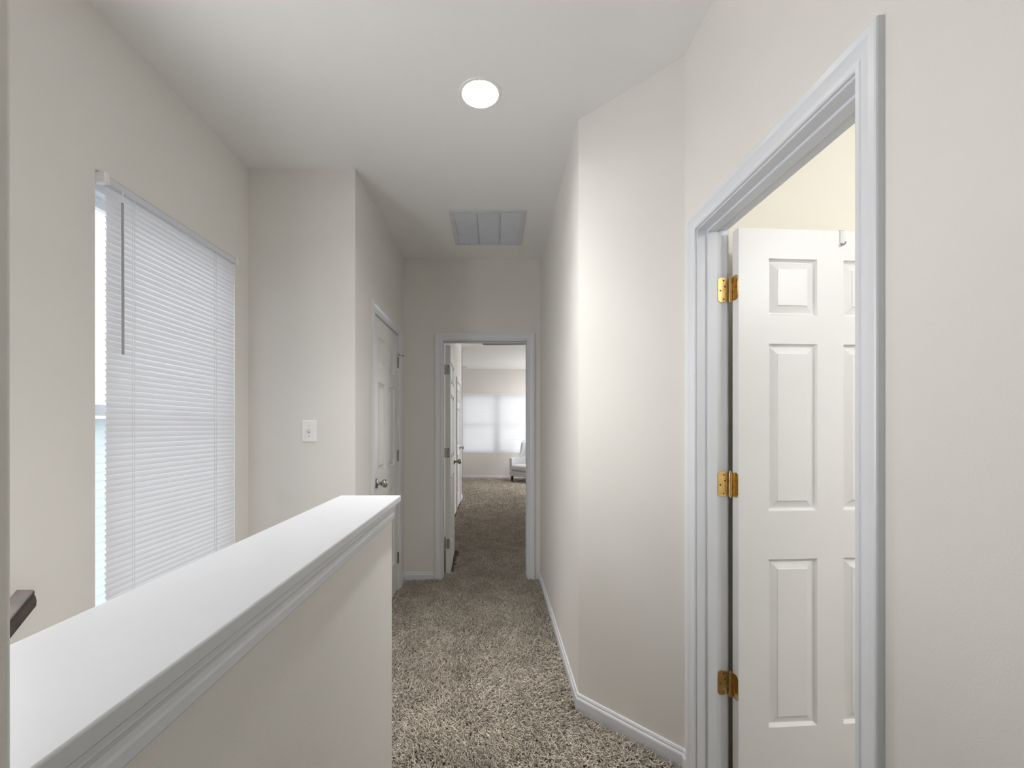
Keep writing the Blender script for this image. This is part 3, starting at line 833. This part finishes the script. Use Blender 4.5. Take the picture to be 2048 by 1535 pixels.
# ------------------------------------------------------------------ light
wd = bpy.data.worlds.new('overcast_sky'); S.world = wd; wd.use_nodes = True
nt = wd.node_tree; bg = nt.nodes['Background']
tc = nt.nodes.new('ShaderNodeTexCoord'); sp = nt.nodes.new('ShaderNodeSeparateXYZ')
rp = nt.nodes.new('ShaderNodeValToRGB')
rp.color_ramp.elements[0].position = 0.42; rp.color_ramp.elements[0].color = (0.62, 0.64, 0.66, 1)
rp.color_ramp.elements[1].position = 0.52; rp.color_ramp.elements[1].color = (0.95, 0.98, 1.0, 1)
mp = nt.nodes.new('ShaderNodeMapRange'); mp.inputs['From Min'].default_value = -1; mp.inputs['From Max'].default_value = 1
nt.links.new(tc.outputs['Generated'], sp.inputs[0]); nt.links.new(sp.outputs['Z'], mp.inputs['Value'])
nt.links.new(mp.outputs['Result'], rp.inputs['Fac']); nt.links.new(rp.outputs['Color'], bg.inputs['Color'])
bg.inputs['Strength'].default_value = 1.0

def lamp(name, loc, size, power, col=(1, 1, 1)):
    l = bpy.data.lights.new(name, 'AREA'); l.shape = 'DISK'; l.size = size; l.energy = power; l.color = col
    o = bpy.data.objects.new(name, l); COL.objects.link(o); o.location = loc
    return o
def window_fill(name, loc, rot, w, h, power, col=(1.0, 0.98, 0.95)):
    l = bpy.data.lights.new(name, 'AREA'); l.shape = 'RECTANGLE'; l.size = w; l.size_y = h; l.energy = power; l.color = col
    o = bpy.data.objects.new(name, l); COL.objects.link(o); o.location = loc; o.rotation_euler = rot
    return o
window_fill('stair_window_fill', (XW - 0.145, (WN[0] + WN[1]) / 2, (W[2] + W[3]) / 2), (0, -PI / 2, 0), W[3] - W[2], WN[1] - WN[0], 15)  # soft fill added behind the made-up stair window to brighten the hall
sl = bpy.data.lights.new('downlight_beam', 'SPOT'); sl.energy = 72; sl.spot_size = R(150); sl.spot_blend = 0.4; sl.shadow_soft_size = 0.04; sl.color = (1.0, 0.985, 0.955)
sl.use_nodes = True                     # reflector lamp: beam falls off as a power of the cosine
ln = sl.node_tree; em = ln.nodes['Emission']
lt = ln.nodes.new('ShaderNodeTexCoord'); lx = ln.nodes.new('ShaderNodeSeparateXYZ'); la = ln.nodes.new('ShaderNodeMath'); lp = ln.nodes.new('ShaderNodeMath')
la.operation = 'ABSOLUTE'; lp.operation = 'POWER'; lp.inputs[1].default_value = 10.0
ln.links.new(lt.outputs['Normal'], lx.inputs[0]); ln.links.new(lx.outputs['Z'], la.inputs[0]); ln.links.new(la.outputs[0], lp.inputs[0]); ln.links.new(lp.outputs[0], em.inputs['Strength'])
so = bpy.data.objects.new('downlight_beam', sl); COL.objects.link(so); so.location = (LX, LY, Z_CEIL - 0.02)
pl = bpy.data.lights.new('side_room_fill', 'POINT'); pl.energy = 20; pl.color = (0.99, 0.99, 1.0); pl.shadow_soft_size = 0.12  # unseen point fill, added to brighten the side room
po = bpy.data.objects.new('side_room_fill', pl); COL.objects.link(po); po.location = (2.1, 0.1, 2.35)
window_fill('bedroom_window_fill', (3.24, 9.8, 1.43), (0, PI / 2, 0), 1.6, 2.1, 52)  # area fill added outside the assumed bedroom window
lamp('bedroom_fill', (1.6, 9.6, Z_CEIL - 0.10), 0.5, 14, (1.0, 0.99, 0.975))  # overhead fill added to lift the bedroom, no fitting built

# ------------------------------------------------------------------ camera
cd = bpy.data.cameras.new('camera'); cam = bpy.data.objects.new('camera', cd); COL.objects.link(cam)
cam.location = (0, 0, H_EYE); cam.rotation_euler = (PI / 2, 0, 0)
cd.sensor_fit = 'HORIZONTAL'; cd.sensor_width = 36.0
cd.lens = 875 / 2048 * 36
cd.shift_x = (1024 - 988) / 2048
cd.shift_y = (852 - 767.5) / 2048
cd.clip_start = 0.02; cd.clip_end = 200
S.camera = cam

S.view_settings.view_transform = 'Standard'
S.view_settings.look = 'None'
S.view_settings.exposure = 1.25
S.view_settings.gamma = 1.0
S.view_settings.use_curve_mapping = False
S.cycles.max_bounces = 16
S.cycles.diffuse_bounces = 12
S.cycles.glossy_bounces = 6
S.cycles.transparent_max_bounces = 16
S.cycles.caustics_reflective = False
S.cycles.caustics_refractive = False
S.cycles.sample_clamp_indirect = 6.0
